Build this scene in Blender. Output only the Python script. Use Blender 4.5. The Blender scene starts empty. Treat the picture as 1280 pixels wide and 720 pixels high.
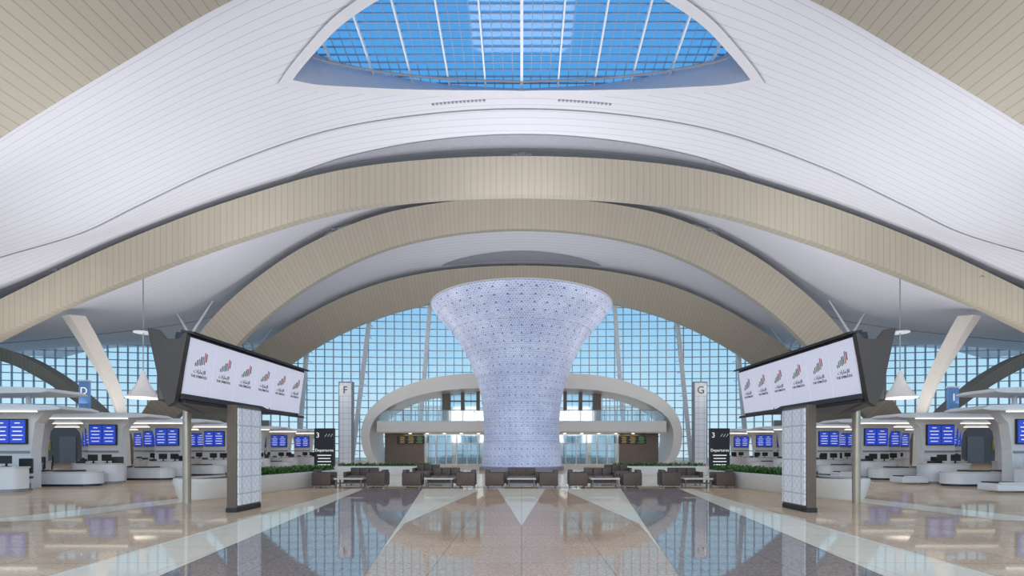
import bpy, bmesh, math, random
from mathutils import Vector, Matrix
random.seed(7)
S = bpy.context.scene
COL = S.collection
S.view_settings.view_transform = 'Standard'
F = 640.0; CX = 652.0; HY = 562.0; CH = 1.6
PI = math.pi
def W(px, py, Y): return Vector(((px-CX)/F*Y, Y, CH+(HY-py)/F*Y))
def zz(py, Y): return CH+(HY-py)/F*Y
def xx(px, Y): return (px-CX)/F*Y

# ---------------------------------------------------------------- materials
def nodes(name):
    m = bpy.data.materials.new(name); m.use_nodes = True
    nt = m.node_tree; b = nt.nodes['Principled BSDF']
    return m, nt, b
def mat(name, c, rough=.5, metal=0., emis=0., ec=None, var=.06, scale=3., coat=0.):
    m, nt, b = nodes(name)
    tc = nt.nodes.new('ShaderNodeTexCoord'); n = nt.nodes.new('ShaderNodeTexNoise')
    n.inputs['Scale'].default_value = scale; n.inputs['Detail'].default_value = 3
    r = nt.nodes.new('ShaderNodeValToRGB')
    r.color_ramp.elements[0].position = .3; r.color_ramp.elements[1].position = .7
    r.color_ramp.elements[0].color = (*[x*(1-var) for x in c], 1)
    r.color_ramp.elements[1].color = (*[min(1, x*(1+var)) for x in c], 1)
    nt.links.new(tc.outputs['Object'], n.inputs['Vector']); nt.links.new(n.outputs['Fac'], r.inputs['Fac'])
    nt.links.new(r.outputs['Color'], b.inputs['Base Color'])
    b.inputs['Roughness'].default_value = rough; b.inputs['Metallic'].default_value = metal
    b.inputs['Coat Weight'].default_value = coat
    if emis:
        b.inputs['Emission Color'].default_value = (*(ec or c), 1); b.inputs['Emission Strength'].default_value = emis
    return m
def brickmat(name, c1, c2, cm, bw, rh, ms, rough=.5, metal=0., coord='UV', offset=.5, speck=0., spec=.5, emis=0., polish=None):
    m, nt, b = nodes(name)
    tc = nt.nodes.new('ShaderNodeTexCoord'); br = nt.nodes.new('ShaderNodeTexBrick')
    br.offset = offset; br.squash = 1
    br.inputs['Color1'].default_value = (*c1, 1); br.inputs['Color2'].default_value = (*c2, 1); br.inputs['Mortar'].default_value = (*cm, 1)
    br.inputs['Scale'].default_value = 1; br.inputs['Brick Width'].default_value = bw; br.inputs['Row Height'].default_value = rh
    br.inputs['Mortar Size'].default_value = ms; br.inputs['Mortar Smooth'].default_value = 0; br.inputs['Bias'].default_value = 0
    nt.links.new(tc.outputs[coord], br.inputs['Vector'])
    out = br.outputs['Color']
    if speck:
        n = nt.nodes.new('ShaderNodeTexNoise'); n.inputs['Scale'].default_value = 20; n.inputs['Detail'].default_value = 8; n.inputs['Roughness'].default_value = .85
        nt.links.new(tc.outputs['Object'], n.inputs['Vector'])
        r = nt.nodes.new('ShaderNodeValToRGB'); r.color_ramp.elements[0].position = .38; r.color_ramp.elements[1].position = .62
        r.color_ramp.elements[0].color = (1-speck,)*3+(1,); r.color_ramp.elements[1].color = (1+speck,)*3+(1,)
        nt.links.new(n.outputs['Fac'], r.inputs['Fac'])
        mx = nt.nodes.new('ShaderNodeMixRGB'); mx.blend_type = 'MULTIPLY'; mx.inputs[0].default_value = 1
        nt.links.new(out, mx.inputs[1]); nt.links.new(r.outputs['Color'], mx.inputs[2]); out = mx.outputs[0]
    nt.links.new(out, b.inputs['Base Color'])
    b.inputs['Roughness'].default_value = rough; b.inputs['Metallic'].default_value = metal
    b.inputs['Specular IOR Level'].default_value = spec
    if emis:
        nt.links.new(out, b.inputs['Emission Color']); b.inputs['Emission Strength'].default_value = emis
    if polish:
        d = nt.nodes.new('ShaderNodeBsdfDiffuse'); g = nt.nodes.new('ShaderNodeBsdfGlossy'); ms_ = nt.nodes.new('ShaderNodeMixShader')
        nt.links.new(out, d.inputs['Color']); g.inputs['Roughness'].default_value = rough; g.inputs['Color'].default_value = (1,.96,.90,1)
        ms_.inputs[0].default_value = polish
        nt.links.new(d.outputs[0], ms_.inputs[1]); nt.links.new(g.outputs[0], ms_.inputs[2])
        nt.links.new(ms_.outputs[0], nt.nodes['Material Output'].inputs['Surface'])
    return m
def glassmat(name, tint, gl=.08):
    m = bpy.data.materials.new(name); m.use_nodes = True; nt = m.node_tree; nt.nodes.clear()
    o = nt.nodes.new('ShaderNodeOutputMaterial'); mx = nt.nodes.new('ShaderNodeMixShader')
    t = nt.nodes.new('ShaderNodeBsdfTransparent'); g = nt.nodes.new('ShaderNodeBsdfGlossy')
    t.inputs['Color'].default_value = (*tint, 1); g.inputs['Roughness'].default_value = .05
    mx.inputs[0].default_value = gl
    nt.links.new(t.outputs[0], mx.inputs[1]); nt.links.new(g.outputs[0], mx.inputs[2]); nt.links.new(mx.outputs[0], o.inputs['Surface'])
    return m
def latticemat(name, base, line, pitch=.22, lw=.09):
    m, nt, b = nodes(name)
    tc = nt.nodes.new('ShaderNodeTexCoord'); outs = []
    for v in ((1,1,1),(1,1,-1),(1.0,1.0,0),(0,0,1)):
        d = nt.nodes.new('ShaderNodeVectorMath'); d.operation = 'DOT_PRODUCT'; d.inputs[1].default_value = [a/pitch*(1 if (v[2] and v[0]) else .5) for a in v]
        nt.links.new(tc.outputs['Object'], d.inputs[0])
        f = nt.nodes.new('ShaderNodeMath'); f.operation = 'FRACT'; nt.links.new(d.outputs['Value'], f.inputs[0])
        l = nt.nodes.new('ShaderNodeMath'); l.operation = 'LESS_THAN'; l.inputs[1].default_value = lw; nt.links.new(f.outputs[0], l.inputs[0]); outs.append(l.outputs[0])
    while len(outs) > 1:
        mm = nt.nodes.new('ShaderNodeMath'); mm.operation = 'MAXIMUM'; nt.links.new(outs[0], mm.inputs[0]); nt.links.new(outs[1], mm.inputs[1]); outs = outs[2:]+[mm.outputs[0]]
    mx = nt.nodes.new('ShaderNodeMixRGB'); mx.inputs[1].default_value = (*base,1); mx.inputs[2].default_value = (*line,1)
    nt.links.new(outs[0], mx.inputs[0]); nt.links.new(mx.outputs[0], b.inputs['Base Color'])
    nt.links.new(mx.outputs[0], b.inputs['Emission Color']); b.inputs['Emission Strength'].default_value = .15
    b.inputs['Roughness'].default_value = .4
    return m
M = {}
M['roof'] = brickmat('ceiling_panels', (.595,.615,.70), (.585,.605,.69), (.38,.40,.48), 300, .56, .018, rough=.6)
M['rim'] = mat('skylight_rim', (.58,.595,.66), .5, var=.02)
M['crown_shade'] = mat('ceiling_shade_grey', (.27,.28,.34), .6)  # grey that paints the shade above the arches
M['arch'] = brickmat('arch_cladding', (.335,.307,.26), (.32,.293,.25), (.235,.215,.18), .5, 40, .025, rough=.5, metal=.05, offset=0)
M['arch_near'] = brickmat('arch_near_cladding', (.315,.293,.25), (.305,.283,.243), (.215,.20,.168), .5, 60, .025, rough=.5, metal=.05, offset=0)
M['white'] = mat('white_lacquer', (.78,.77,.76), .35, var=.02)
M['shell'] = mat('pavilion_shell_white', (.76,.72,.67), .35, var=.02)
M['steel'] = mat('white_steel', (.70,.74,.80), .4, var=.03)
M['mullion'] = mat('pale_blue_mullion', (.40,.54,.68), .4, var=.03)
M['grey'] = mat('mid_grey', (.30,.31,.35), .45)
M['skybar'] = mat('skylight_bar_blue_grey', (.20,.30,.48), .45)
M['dark'] = mat('dark_frame', (.035,.035,.04), .4)
M['bronze'] = mat('bronze_panel', (.13,.10,.08), .4, metal=.2)
M['cap'] = mat('dark_wedge_cap', (.06,.05,.045), .4, metal=.2)
M['brown'] = mat('dark_brown_wall', (.17,.13,.11), .45)
M['leather'] = mat('taupe_leather', (.10,.066,.052), .5, var=.12)
M['leather2'] = mat('taupe_leather_light', (.17,.115,.095), .5, var=.12)
M['black'] = mat('black_plastic', (.02,.02,.022), .4)
M['post'] = mat('beige_metal_post', (.42,.38,.32), .35, metal=.4)
M['table'] = mat('pale_stone_top', (.66,.62,.57), .2)
M['leaf'] = mat('leaf_green', (.07,.19,.035), .5, var=.5, scale=9)
M['soil'] = mat('dark_soil', (.05,.035,.025), .9)
M['screen_white'] = mat('lit_white_screen', (.42,.42,.47), .3, emis=.45, ec=(.80,.81,1.0), var=.01)
M['screen_blue'] = mat('lit_blue_screen', (.02,.05,.4), .3, emis=.7, ec=(.02,.06,.5), var=.02)
M['txt_white'] = mat('lit_white_text', (.9,.9,.9), .4, emis=.5, var=.01)
M['txt_yellow'] = mat('lit_yellow_text', (.8,.5,.05), .4, emis=.2, var=.01)
M['txt_green'] = mat('lit_green_text', (.2,.55,.12), .4, emis=.12, var=.01)
M['ink_black'] = mat('ink_black', (.06,.06,.06), .5)
M['ink_red'] = mat('ink_red', (.70,.07,.06), .5)
M['ink_green'] = mat('ink_green', (.05,.33,.14), .5)
M['ink_grey'] = mat('ink_grey', (.13,.13,.14), .5)
M['sign_blue'] = mat('sign_blue', (.10,.22,.45), .4, emis=.2)
M['yellow'] = mat('amber_panel', (.7,.45,.08), .5)
M['lamp'] = mat('lamp_glow', (.9,.85,.75), .5, emis=1.5, ec=(1,.93,.8), var=.01)
M['glass'] = glassmat('facade_glass', (.90,.98,1.), .07)
M['glass_sky'] = glassmat('skylight_glass', (.88,.96,1.), .05)
M['glass_low'] = glassmat('balcony_glass', (.80,.89,.94), .18)
M['lattice'] = latticemat('lattice_panel', (.70,.71,.74), (.44,.46,.52))
M['backwall'] = brickmat('back_wall_cladding', (.60,.58,.55), (.53,.52,.51), (.2,.2,.22), 3, 3, .08, coord='Generated', rough=.5)
M['floor'] = brickmat('polished_beige_granite', (.74,.54,.36), (.67,.485,.325), (.47,.35,.25), 1.2, 1.2, .012, coord='Object', offset=0, rough=.04, speck=.26, polish=.31)
M['f_dark'] = brickmat('polished_blue_grey_granite', (.33,.28,.265), (.29,.245,.235), (.20,.17,.165), 1.2, 1.2, .01, coord='Object', offset=0, rough=.035, speck=.5, polish=.37)
M['f_cream'] = brickmat('polished_cream_marble', (.92,.82,.64), (.88,.78,.61), (.66,.58,.46), 1.2, 1.2, .01, coord='Object', offset=0, rough=.04, speck=.08, polish=.25)
M['f_brown'] = brickmat('polished_rose_granite', (.63,.43,.285), (.56,.375,.25), (.40,.265,.18), 1.2, 1.2, .01, coord='Object', offset=0, rough=.035, speck=.40, polish=.28)

def lampshade():
    m, nt, b = nodes('funnel_mesh_glass')
    tc = nt.nodes.new('ShaderNodeTexCoord')
    br = nt.nodes.new('ShaderNodeTexBrick'); br.offset = .5
    br.inputs['Scale'].default_value = 1; br.inputs['Brick Width'].default_value = .5; br.inputs['Row Height'].default_value = .5
    br.inputs['Mortar Size'].default_value = .05; br.inputs['Mortar Smooth'].default_value = .6
    br.inputs['Color1'].default_value = (.27,.32,.50,1); br.inputs['Color2'].default_value = (.40,.45,.64,1); br.inputs['Mortar'].default_value = (.68,.72,.86,1)
    nt.links.new(tc.outputs['UV'], br.inputs['Vector'])
    vo = nt.nodes.new('ShaderNodeTexVoronoi'); vo.voronoi_dimensions = '2D'; vo.inputs['Randomness'].default_value = 0; vo.inputs['Scale'].default_value = .5
    nt.links.new(tc.outputs['UV'], vo.inputs['Vector'])
    lt = nt.nodes.new('ShaderNodeMath'); lt.operation = 'LESS_THAN'; lt.inputs[1].default_value = .085
    nt.links.new(vo.outputs['Distance'], lt.inputs[0])
    n = nt.nodes.new('ShaderNodeTexNoise'); n.inputs['Scale'].default_value = .5; n.inputs['Detail'].default_value = 6
    nt.links.new(tc.outputs['Object'], n.inputs['Vector'])
    m0 = nt.nodes.new('ShaderNodeMixRGB'); m0.blend_type = 'OVERLAY'; m0.inputs[0].default_value = .5
    nt.links.new(br.outputs['Color'], m0.inputs[1]); nt.links.new(n.outputs['Fac'], m0.inputs[2])
    mx = nt.nodes.new('ShaderNodeMixRGB'); mx.inputs[2].default_value = (.08,.08,.18,1)
    nt.links.new(lt.outputs[0], mx.inputs[0]); nt.links.new(m0.outputs[0], mx.inputs[1])
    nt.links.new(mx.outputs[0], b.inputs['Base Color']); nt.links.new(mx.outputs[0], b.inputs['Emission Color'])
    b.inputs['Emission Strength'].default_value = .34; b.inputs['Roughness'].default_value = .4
    return m
M['funnel'] = lampshade()

# ---------------------------------------------------------------- mesh helpers
def obj(name, bm, mats, parent=None, smooth=False, label=None, loc=None):
    me = bpy.data.meshes.new(name)
    bmesh.ops.recalc_face_normals(bm, faces=bm.faces)
    bm.to_mesh(me); bm.free()
    if not isinstance(mats, (list, tuple)): mats = [mats]
    for k in mats: me.materials.append(M[k] if isinstance(k, str) else k)
    if smooth:
        for p in me.polygons: p.use_smooth = True
        try: me.set_sharp_from_angle(angle=.7)
        except Exception: pass
    o = bpy.data.objects.new(name, me); COL.objects.link(o)
    if parent: o.parent = parent
    if label: o['label'] = label
    if loc: o.location = loc
    return o
def tag(o, label, cat, group=None):
    o['label'] = label; o['category'] = cat
    if group: o['group'] = group
    return o
def thing(name, label, cat, loc=(0,0,0), rz=0, group=None):
    o = bpy.data.objects.new(name, None); COL.objects.link(o); o.location = loc; o.rotation_euler = (0,0,rz)
    o.empty_display_size = .2
    return tag(o, label, cat, group)
def struct(o): o['kind'] = 'structure'; return o
def dup(root, loc, rz=0, label=None, group=None):
    r = root.copy(); COL.objects.link(r); r.location = loc; r.rotation_euler = (0,0,rz)
    if label: r['label'] = label
    if group: r['group'] = group
    for ch in list(root.children):
        c = ch.copy(); COL.objects.link(c); c.parent = r
        for g in list(ch.children):
            d = g.copy(); COL.objects.link(d); d.parent = c
    return r
def box(bm, c, s, bev=0, rz=0, mi=0, mtx=None, seg=2):
    r = bmesh.ops.create_cube(bm, size=1)
    vs = r['verts']
    m = Matrix.Translation(c) @ Matrix.Rotation(rz, 4, 'Z') @ Matrix.Diagonal((*s, 1))
    if mtx is not None: m = mtx @ m
    bmesh.ops.transform(bm, matrix=m, verts=vs)
    fs = set(f for v in vs for f in v.link_faces)
    for f in fs: f.material_index = mi
    if bev:
        es = set(e for v in vs for e in v.link_edges)
        bmesh.ops.bevel(bm, geom=list(es), offset=bev, segments=seg, affect='EDGES', profile=.5)
    return bm
def tube(bm, a, b, r0, r1=None, n=10, mi=0):
    a = Vector(a); b = Vector(b); r1 = r0 if r1 is None else r1
    d = b-a; L = d.length
    if L < 1e-6: return
    m = Matrix.Translation((a+b)/2) @ d.to_track_quat('Z', 'Y').to_matrix().to_4x4()
    r = bmesh.ops.create_cone(bm, cap_ends=True, segments=n, radius1=r0, radius2=max(r1,1e-4), depth=L, matrix=m)
    for f in set(f for v in r['verts'] for f in v.link_faces): f.material_index = mi
def bar(bm, a, b, w, h, mi=0):          # rectangular bar from a to b
    a = Vector(a); b = Vector(b); d = b-a
    m = Matrix.Translation((a+b)/2) @ d.to_track_quat('Z', 'Y').to_matrix().to_4x4() @ Matrix.Diagonal((w, h, d.length, 1))
    r = bmesh.ops.create_cube(bm, size=1, matrix=m)
    for f in set(f for v in r['verts'] for f in v.link_faces): f.material_index = mi
def prism(bm, pts, vec, mi=0):           # closed polygon extruded by vec
    v0 = [bm.verts.new(p) for p in pts]; v1 = [bm.verts.new(Vector(p)+Vector(vec)) for p in pts]
    fs = [bm.faces.new(v0), bm.faces.new(v1[::-1])]; n = len(pts)
    for i in range(n): fs.append(bm.faces.new((v0[i], v1[i], v1[(i+1)%n], v0[(i+1)%n])))
    for f in fs: f.material_index = mi
def lathe(bm, prof, c, n=48, mi=0, close=False, uvs=None):
    uvl = bm.loops.layers.uv.verify()
    rings = []
    for r, z in prof:
        rings.append([bm.verts.new((c[0]+r*math.cos(2*PI*k/n), c[1]+r*math.sin(2*PI*k/n), c[2]+z)) for k in range(n)])
    for i in range(len(prof)-1):
        for k in range(n):
            f = bm.faces.new((rings[i][k], rings[i][(k+1)%n], rings[i+1][(k+1)%n], rings[i+1][k])); f.material_index = mi
            if uvs:
                us = [(k, i), (k+1, i), (k+1, i+1), (k, i+1)]
                for l, (u, v) in zip(f.loops, us): l[uvl].uv = (u/n*uvs[0], uvs[1][v])
    if close:
        for rg in (rings[0], rings[-1]):
            try: bm.faces.new(rg).material_index = mi
            except Exception: pass
def loft(bm, secs, closed=True, mi=0, widths=None):
    uvl = bm.loops.layers.uv.verify()
    n = len(secs[0]); R = [[bm.verts.new(p) for p in s] for s in secs]
    L = [0]
    for i in range(1, len(secs)): L.append(L[-1]+(Vector(secs[i][0])-Vector(secs[i-1][0])).length)
    wv = [0]
    mid = secs[len(secs)//2]
    for j in range(n): wv.append(wv[-1]+(Vector(mid[(j+1)%n])-Vector(mid[j])).length)
    for i in range(len(secs)-1):
        for j in range(n if closed else n-1):
            f = bm.faces.new((R[i][j], R[i][(j+1)%n], R[i+1][(j+1)%n], R[i+1][j])); f.material_index = mi
            for l, (a, b_) in zip(f.loops, [(i,j),(i,j+1),(i+1,j+1),(i+1,j)]): l[uvl].uv = (L[a], wv[b_]+.3)
    if closed:
        bm.faces.new(R[0]); bm.faces.new(R[-1][::-1])
def cr(p0, p1, p2, p3, t):
    return .5*((2*p1)+(-p0+p2)*t+(2*p0-5*p1+4*p2-p3)*t*t+(-p0+3*p1-3*p2+p3)*t**3)
def spline(pts, sub):                    # catmull rom through vectors
    pts = [Vector(p) for p in pts]; out = []
    for i in range(len(pts)-1):
        p0 = pts[i-1] if i else pts[0]*2-pts[1]; p3 = pts[i+2] if i+2 < len(pts) else pts[-1]*2-pts[-2]
        for k in range(sub): out.append(cr(p0, pts[i], pts[i+1], p3, k/sub))
    out.append(pts[-1]); return out
_tc = {}
def text(name, s, size, m, parent, loc, rot=(PI/2,0,0), label=None):
    key = (s, size, m)
    if key not in _tc:
        cu = bpy.data.curves.new('lettering', 'FONT'); cu.body = s; cu.size = size; cu.align_x = 'CENTER'; cu.align_y = 'CENTER'; cu.extrude = .004
        t = bpy.data.objects.new('tmp', cu); COL.objects.link(t)
        dg = bpy.context.evaluated_depsgraph_get(); me = bpy.data.meshes.new_from_object(t.evaluated_get(dg))
        bpy.data.objects.remove(t); me.materials.clear(); me.materials.append(M[m]); _tc[key] = me
    o = bpy.data.objects.new(name, _tc[key]); COL.objects.link(o); o.parent = parent; o.location = loc; o.rotation_euler = rot
    if label: o['label'] = label
    return o
NB = bmesh.new

# ---------------------------------------------------------------- roof height field
ROWS = {
 24: [(0,-142),(180,-104),(362,-24),(502,58),(652,150),(800,254),(950,370),(1150,440)],
 30: [(0,35),(200,58),(362,112),(502,178),(652,250),(800,325),(1000,420)],
 36: [(0,133),(130,141),(252,163),(382,209),(482,256),(552,290),(652,320),(800,365),(1000,430)],
 40: [(0,184),(200,199),(352,239),(502,295),(652,360),(800,400),(1000,440)],
 48: [(0,215),(200,235),(300,275),(400,325),(500,365),(652,392),(900,420)],
 56: [(0,238),(120,247),(180,259),(240,281),(300,313),(360,352),(420,382),(500,399),(652,420),(900,435)],
 64: [(0,290),(150,302),(220,325),(280,355),(340,388),(400,408),(552,424),(652,432),(900,445)],
 70: [(0,325),(120,333),(180,346),(240,369),(300,400),(350,415),(400,424),(552,432),(652,440),(900,450)],
 80: [(0,364),(105,370),(170,386),(230,413),(285,434),(400,434),(500,430),(552,434),(620,450),(720,462),(900,468)],
}
def rowz(Y, X):
    pts = [(d/F*Y, zz(p, Y)) for d, p in ROWS[Y]]
    X = abs(X)
    if X >= pts[-1][0]: return pts[-1][1]
    for i in range(len(pts)-1):
        if X <= pts[i+1][0]:
            x0, z0 = pts[i]; x1, z1 = pts[i+1]; h = x1-x0; t = (X-x0)/h
            def sl(k):
                if k == 0: return 0
                if k == len(pts)-1: return (pts[k][1]-pts[k-1][1])/(pts[k][0]-pts[k-1][0])
                return (pts[k+1][1]-pts[k-1][1])/(pts[k+1][0]-pts[k-1][0])
            m0, m1 = sl(i)*h, sl(i+1)*h
            return (2*t**3-3*t*t+1)*z0+(t**3-2*t*t+t)*m0+(-2*t**3+3*t*t)*z1+(t**3-t*t)*m1
YS = sorted(ROWS)
def roofz(X, Y):
    if Y <= YS[0]: return max(9, rowz(24, X))+.1*(24-Y)*.3
    if Y >= YS[-1]: return rowz(80, X)
    for i in range(len(YS)-1):
        if Y <= YS[i+1]:
            y0, y1 = YS[i], YS[i+1]; h = y1-y0; t = (Y-y0)/h
            v = [max(9, rowz(y, X)) for y in YS[max(0,i-1):i+3]]
            k = 1 if i else 0
            z0, z1 = v[k], v[k+1]
            m0 = (z1-v[0])/(y1-YS[i-1])*h if i else (z1-z0)
            m1 = (v[k+2]-z0)/(YS[i+2]-y0)*h if i+2 < len(YS) else (z1-z0)
            return (2*t**3-3*t*t+1)*z0+(t**3-2*t*t+t)*m0+(-2*t**3+3*t*t)*z1+(t**3-t*t)*m1
# skylight outline: where it sits on the roof shell
def onroof(dx, py):
    lo, hi = 20.0, 40.0
    f = lambda Y: zz(py, Y)-roofz(dx/F*Y, Y)      # grows with Y
    for _ in range(40):
        m_ = (lo+hi)/2
        if f(m_) < 0: lo = m_
        else: hi = m_
    return (dx/F*lo, lo)
c1 = [onroof(*p) for p in [(0,-80),(60,-74),(120,-52),(165,-28),(204,-4),(240,24),(269,56),(291,83),(305,104)]]
c2 = [onroof(*p) for p in [(305,104),(250,113),(170,117),(85,119),(0,120)]]
a1 = [(p.x, p.y) for p in spline([(x,y,0) for x,y in c1], 4)]; a2 = [(p.x, p.y) for p in spline([(x,y,0) for x,y in c2], 5)]
right = a1+a2[1:]
RIM = right+[(-x, y) for x, y in right[-2:0:-1]]
def offs(poly, d):
    out = []; n = len(poly)
    for i in range(n):
        p = Vector(poly[i]); a = Vector(poly[i-1]); b = Vector(poly[(i+1)%n])
        e1 = (p-a).normalized(); e2 = (b-p).normalized()
        n1 = Vector((e1.y, -e1.x)); n2 = Vector((e2.y, -e2.x)); nn = (n1+n2)
        if nn.length < .2: nn = n1
        nn.normalize(); k = 1/max(.45, nn.dot(n1))
        out.append((p.x+nn.x*d*k, p.y+nn.y*d*k))
    return out
def inside(x, y, poly):
    c = False; n = len(poly)
    for i in range(n):
        x0, y0 = poly[i]; x1, y1 = poly[i-1]
        if (y0 > y) != (y1 > y) and x < (x1-x0)*(y-y0)/(y1-y0)+x0: c = not c
    return c
area_ = sum(RIM[i-1][0]*RIM[i][1]-RIM[i][0]*RIM[i-1][1] for i in range(len(RIM)))
sg = 1 if area_ > 0 else -1
SKY = offs(RIM, -.6*sg); HOLE = offs(RIM, -.3*sg)
# ceiling mesh
bm = NB(); uvl = bm.loops.layers.uv.verify()
XN = 300; X0 = -75; YN = 150; Y0 = 7.5; st = .5
grid = [[bm.verts.new((X0+i*st, Y0+j*st, roofz(X0+i*st, Y0+j*st))) for j in range(YN+1)] for i in range(XN+1)]
for i in range(XN):
    for j in range(YN):
        cx_, cy_ = X0+(i+.5)*st, Y0+(j+.5)*st
        if abs(cx_) < 19 and 20 < cy_ < 37 and inside(cx_, cy_, HOLE): continue
        f = bm.faces.new((grid[i][j], grid[i][j+1], grid[i+1][j+1], grid[i+1][j]))
        for l in f.loops: l[uvl].uv = (l.vert.co.x+100, l.vert.co.y)
me = bpy.data.meshes.new('ceiling'); bm.to_mesh(me); bm.free(); me.materials.append(M['roof'])
for p in me.polygons: p.use_smooth = True
ceiling = bpy.data.objects.new('ceiling', me); COL.objects.link(ceiling); struct(ceiling)
bm = NB()
for Yj in (36.2, 61.5):
    pts = [(X, Yj, roofz(X, Yj)-.03) for X in [x*1.0 for x in range(-70, 71)]]
    for a, b in zip(pts[:-1], pts[1:]): bar(bm, a, b, .07, .06)
obj('expansion_joint', bm, 'grey', ceiling)
bm = NB()
for s in (-1, 1):
    for k in range(14):
        X = s*(2.6+.27*k); Y = max(y for x, y in RIM)+.3
        box(bm, (X, Y, roofz(X, Y)-.03), (.17,.14,.06))
obj('air_vents', bm, 'grey', ceiling)
# grey sheets over each arch crown, ceiling shade painted as colour
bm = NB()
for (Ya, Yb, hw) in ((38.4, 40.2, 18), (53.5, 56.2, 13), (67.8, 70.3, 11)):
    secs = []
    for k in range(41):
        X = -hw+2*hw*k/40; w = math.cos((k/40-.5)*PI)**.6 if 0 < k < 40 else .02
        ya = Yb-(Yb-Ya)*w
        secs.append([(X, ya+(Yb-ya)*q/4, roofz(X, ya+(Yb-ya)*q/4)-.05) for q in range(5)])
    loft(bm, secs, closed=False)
obj('shade_band', bm, 'crown_shade', ceiling, smooth=True)

# ---------------------------------------------------------------- skylight
sk = bpy.data.objects.new('window_2', None); COL.objects.link(sk); struct(sk); sk.location = (0,0,0)
bm = NB(); n = len(SKY)
z_in = [roofz(*SKY[i])-.12 for i in range(n)]
yfar = max(y for x, y in RIM)
z0g = roofz(0, yfar)+.75
def gz(x, y): return z0g+(yfar-y)*.11
vo = [bm.verts.new((RIM[i][0], RIM[i][1], roofz(*RIM[i])-.10)) for i in range(n)]
vi = [bm.verts.new((SKY[i][0], SKY[i][1], z_in[i])) for i in range(n)]
for i in range(n): bm.faces.new((vo[i], vi[i], vi[(i+1)%n], vo[(i+1)%n]))
obj('rim', bm, 'rim', sk)
IN2 = offs(SKY, .9*sg)
bm = NB()
v2 = [bm.verts.new((IN2[i][0], IN2[i][1], max(z_in[i]+.1, gz(*IN2[i])))) for i in range(n)]
v1 = [bm.verts.new((SKY[i][0], SKY[i][1], z_in[i])) for i in range(n)]
for i in range(n): bm.faces.new((v1[i], v2[i], v2[(i+1)%n], v1[(i+1)%n]))
obj('reveal', bm, 'rim', sk)
bm = NB()
v3 = [bm.verts.new((IN2[i][0], IN2[i][1], gz(*IN2[i]))) for i in range(n)]
bm.faces.new(v3); obj('pane', bm, 'glass_sky', sk)
def xr(y):       # half-width of the opening at y
    xs = []
    for i in range(n):
        (x0, y0), (x1, y1) = IN2[i-1], IN2[i]
        if (y0 > y) != (y1 > y): xs.append(abs((x1-x0)*(y-y0)/(y1-y0)+x0))
    return max(xs) if xs else 0
def yr(x):
    ys = []
    for i in range(n):
        (x0, y0), (x1, y1) = IN2[i-1], IN2[i]
        if (x0 > x) != (x1 > x): ys.append((y1-y0)*(x-x0)/(x1-x0)+y0)
    return (min(ys), max(ys)) if len(ys) > 1 else None
bm = NB()
y = 23.3
while y < yfar+.5:
    w = xr(y)
    if w > .3: bar(bm, (-w, y, gz(0,y)-.05), (w, y, gz(0,y)-.05), .07, .07)
    y += .55
x = -16.1
while x < 16.2:
    q = yr(x)
    if q: bar(bm, (x, q[0], gz(0,q[0])-.05), (x, q[1], gz(0,q[1])-.05), .05, .05)
    x += .62
obj('glazing_bars', bm, 'skybar', sk)
for k in range(-6, 7):
    x = k*2.45+.01; q = yr(x)
    if not q: continue
    bm = NB()
    hh = .10 if k else .18
    bar(bm, (x, q[0], gz(0,q[0])-.25), (x, q[1], gz(0,q[1])-.25), hh, .28)
    obj('rib', bm, 'steel', sk)
bm = NB()
for i in range(n):
    a, b = SKY[i], SKY[(i+1)%n]
    if a[1] > yfar-4 and b[1] > yfar-4: tube(bm, (a[0]*.97, a[1]-.1, (z_in[i]+gz(*a))/2+.1), (b[0]*.97, b[1]-.1, (z_in[(i+1)%n]+gz(*b))/2+.1), .07, n=8)
obj('edge_pipe', bm, 'grey', sk)

# ---------------------------------------------------------------- arches
def arch(name, label, Yu, Yl, pairs, m='arch', sides=(-1,1), back=1.8, sub=6, grp='sweeping beige roof arches'):
    U = [(d/F*Yu, Yu, zz(p, Yu)) for (d, p, _, _) in pairs]; Lw = [(d/F*Yl, Yl, zz(p, Yl)) for (_, _, d, p) in pairs]
    if len(sides) == 2:
        U = [(-x, y, z) for x, y, z in U[:0:-1]]+U; Lw = [(-x, y, z) for x, y, z in Lw[:0:-1]]+Lw
    else:
        U = [(x*sides[0], y, z) for x, y, z in U]; Lw = [(x*sides[0], y, z) for x, y, z in Lw]
    U = spline(U, sub); Lw = spline(Lw, sub)
    secs = []
    for a, b in zip(U, Lw):
        c = Vector((a.x, Yl+back, (a.z*.75+b.z*.25)))
        secs.append([a, b, b+Vector((0,back*.5,.1)), c])
    for s_ in (secs[0], secs[-1]):
        for v in s_:
            if v.z < 1.5: v.z = 0
    bm = NB(); loft(bm, secs)
    o = obj(name, bm, m, smooth=True); tag(o, label, 'arch', grp); return o
A1 = [(0,-124),(180,-88),(362,-12),(502,68),(652,160),(800,266),(950,384),(1150,603)]
bm = NB()
Fe = [(d/F*24, 24.2, zz(p, 24)-.25) for d, p in A1]; Fe = [(-x,y,z) for x,y,z in Fe[:0:-1]]+Fe
Fe = spline(Fe, 8); secs = []
for p in Fe: secs.append([p, Vector((p.x*1.0, 17, p.z-.2)), Vector((p.x, 12, p.z+.9)), Vector((p.x,12,p.z+1.5)), p+Vector((0,0,.5))])
loft(bm, secs)
tag(obj('roof_arch', bm, 'arch_near', smooth=True), 'nearest beige arch cutting across both top corners of the hall', 'arch', 'sweeping beige roof arches')
arch('roof_arch', 'widest beige arch crossing the ceiling just behind the skylight', 40, 42.2,
     [(0,195,0,243),(200,208,200,257),(352,247,352,298),(502,303,502,353),(652,374,652,416),(800,450,800,490),(1000,562,960,583)])
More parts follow.
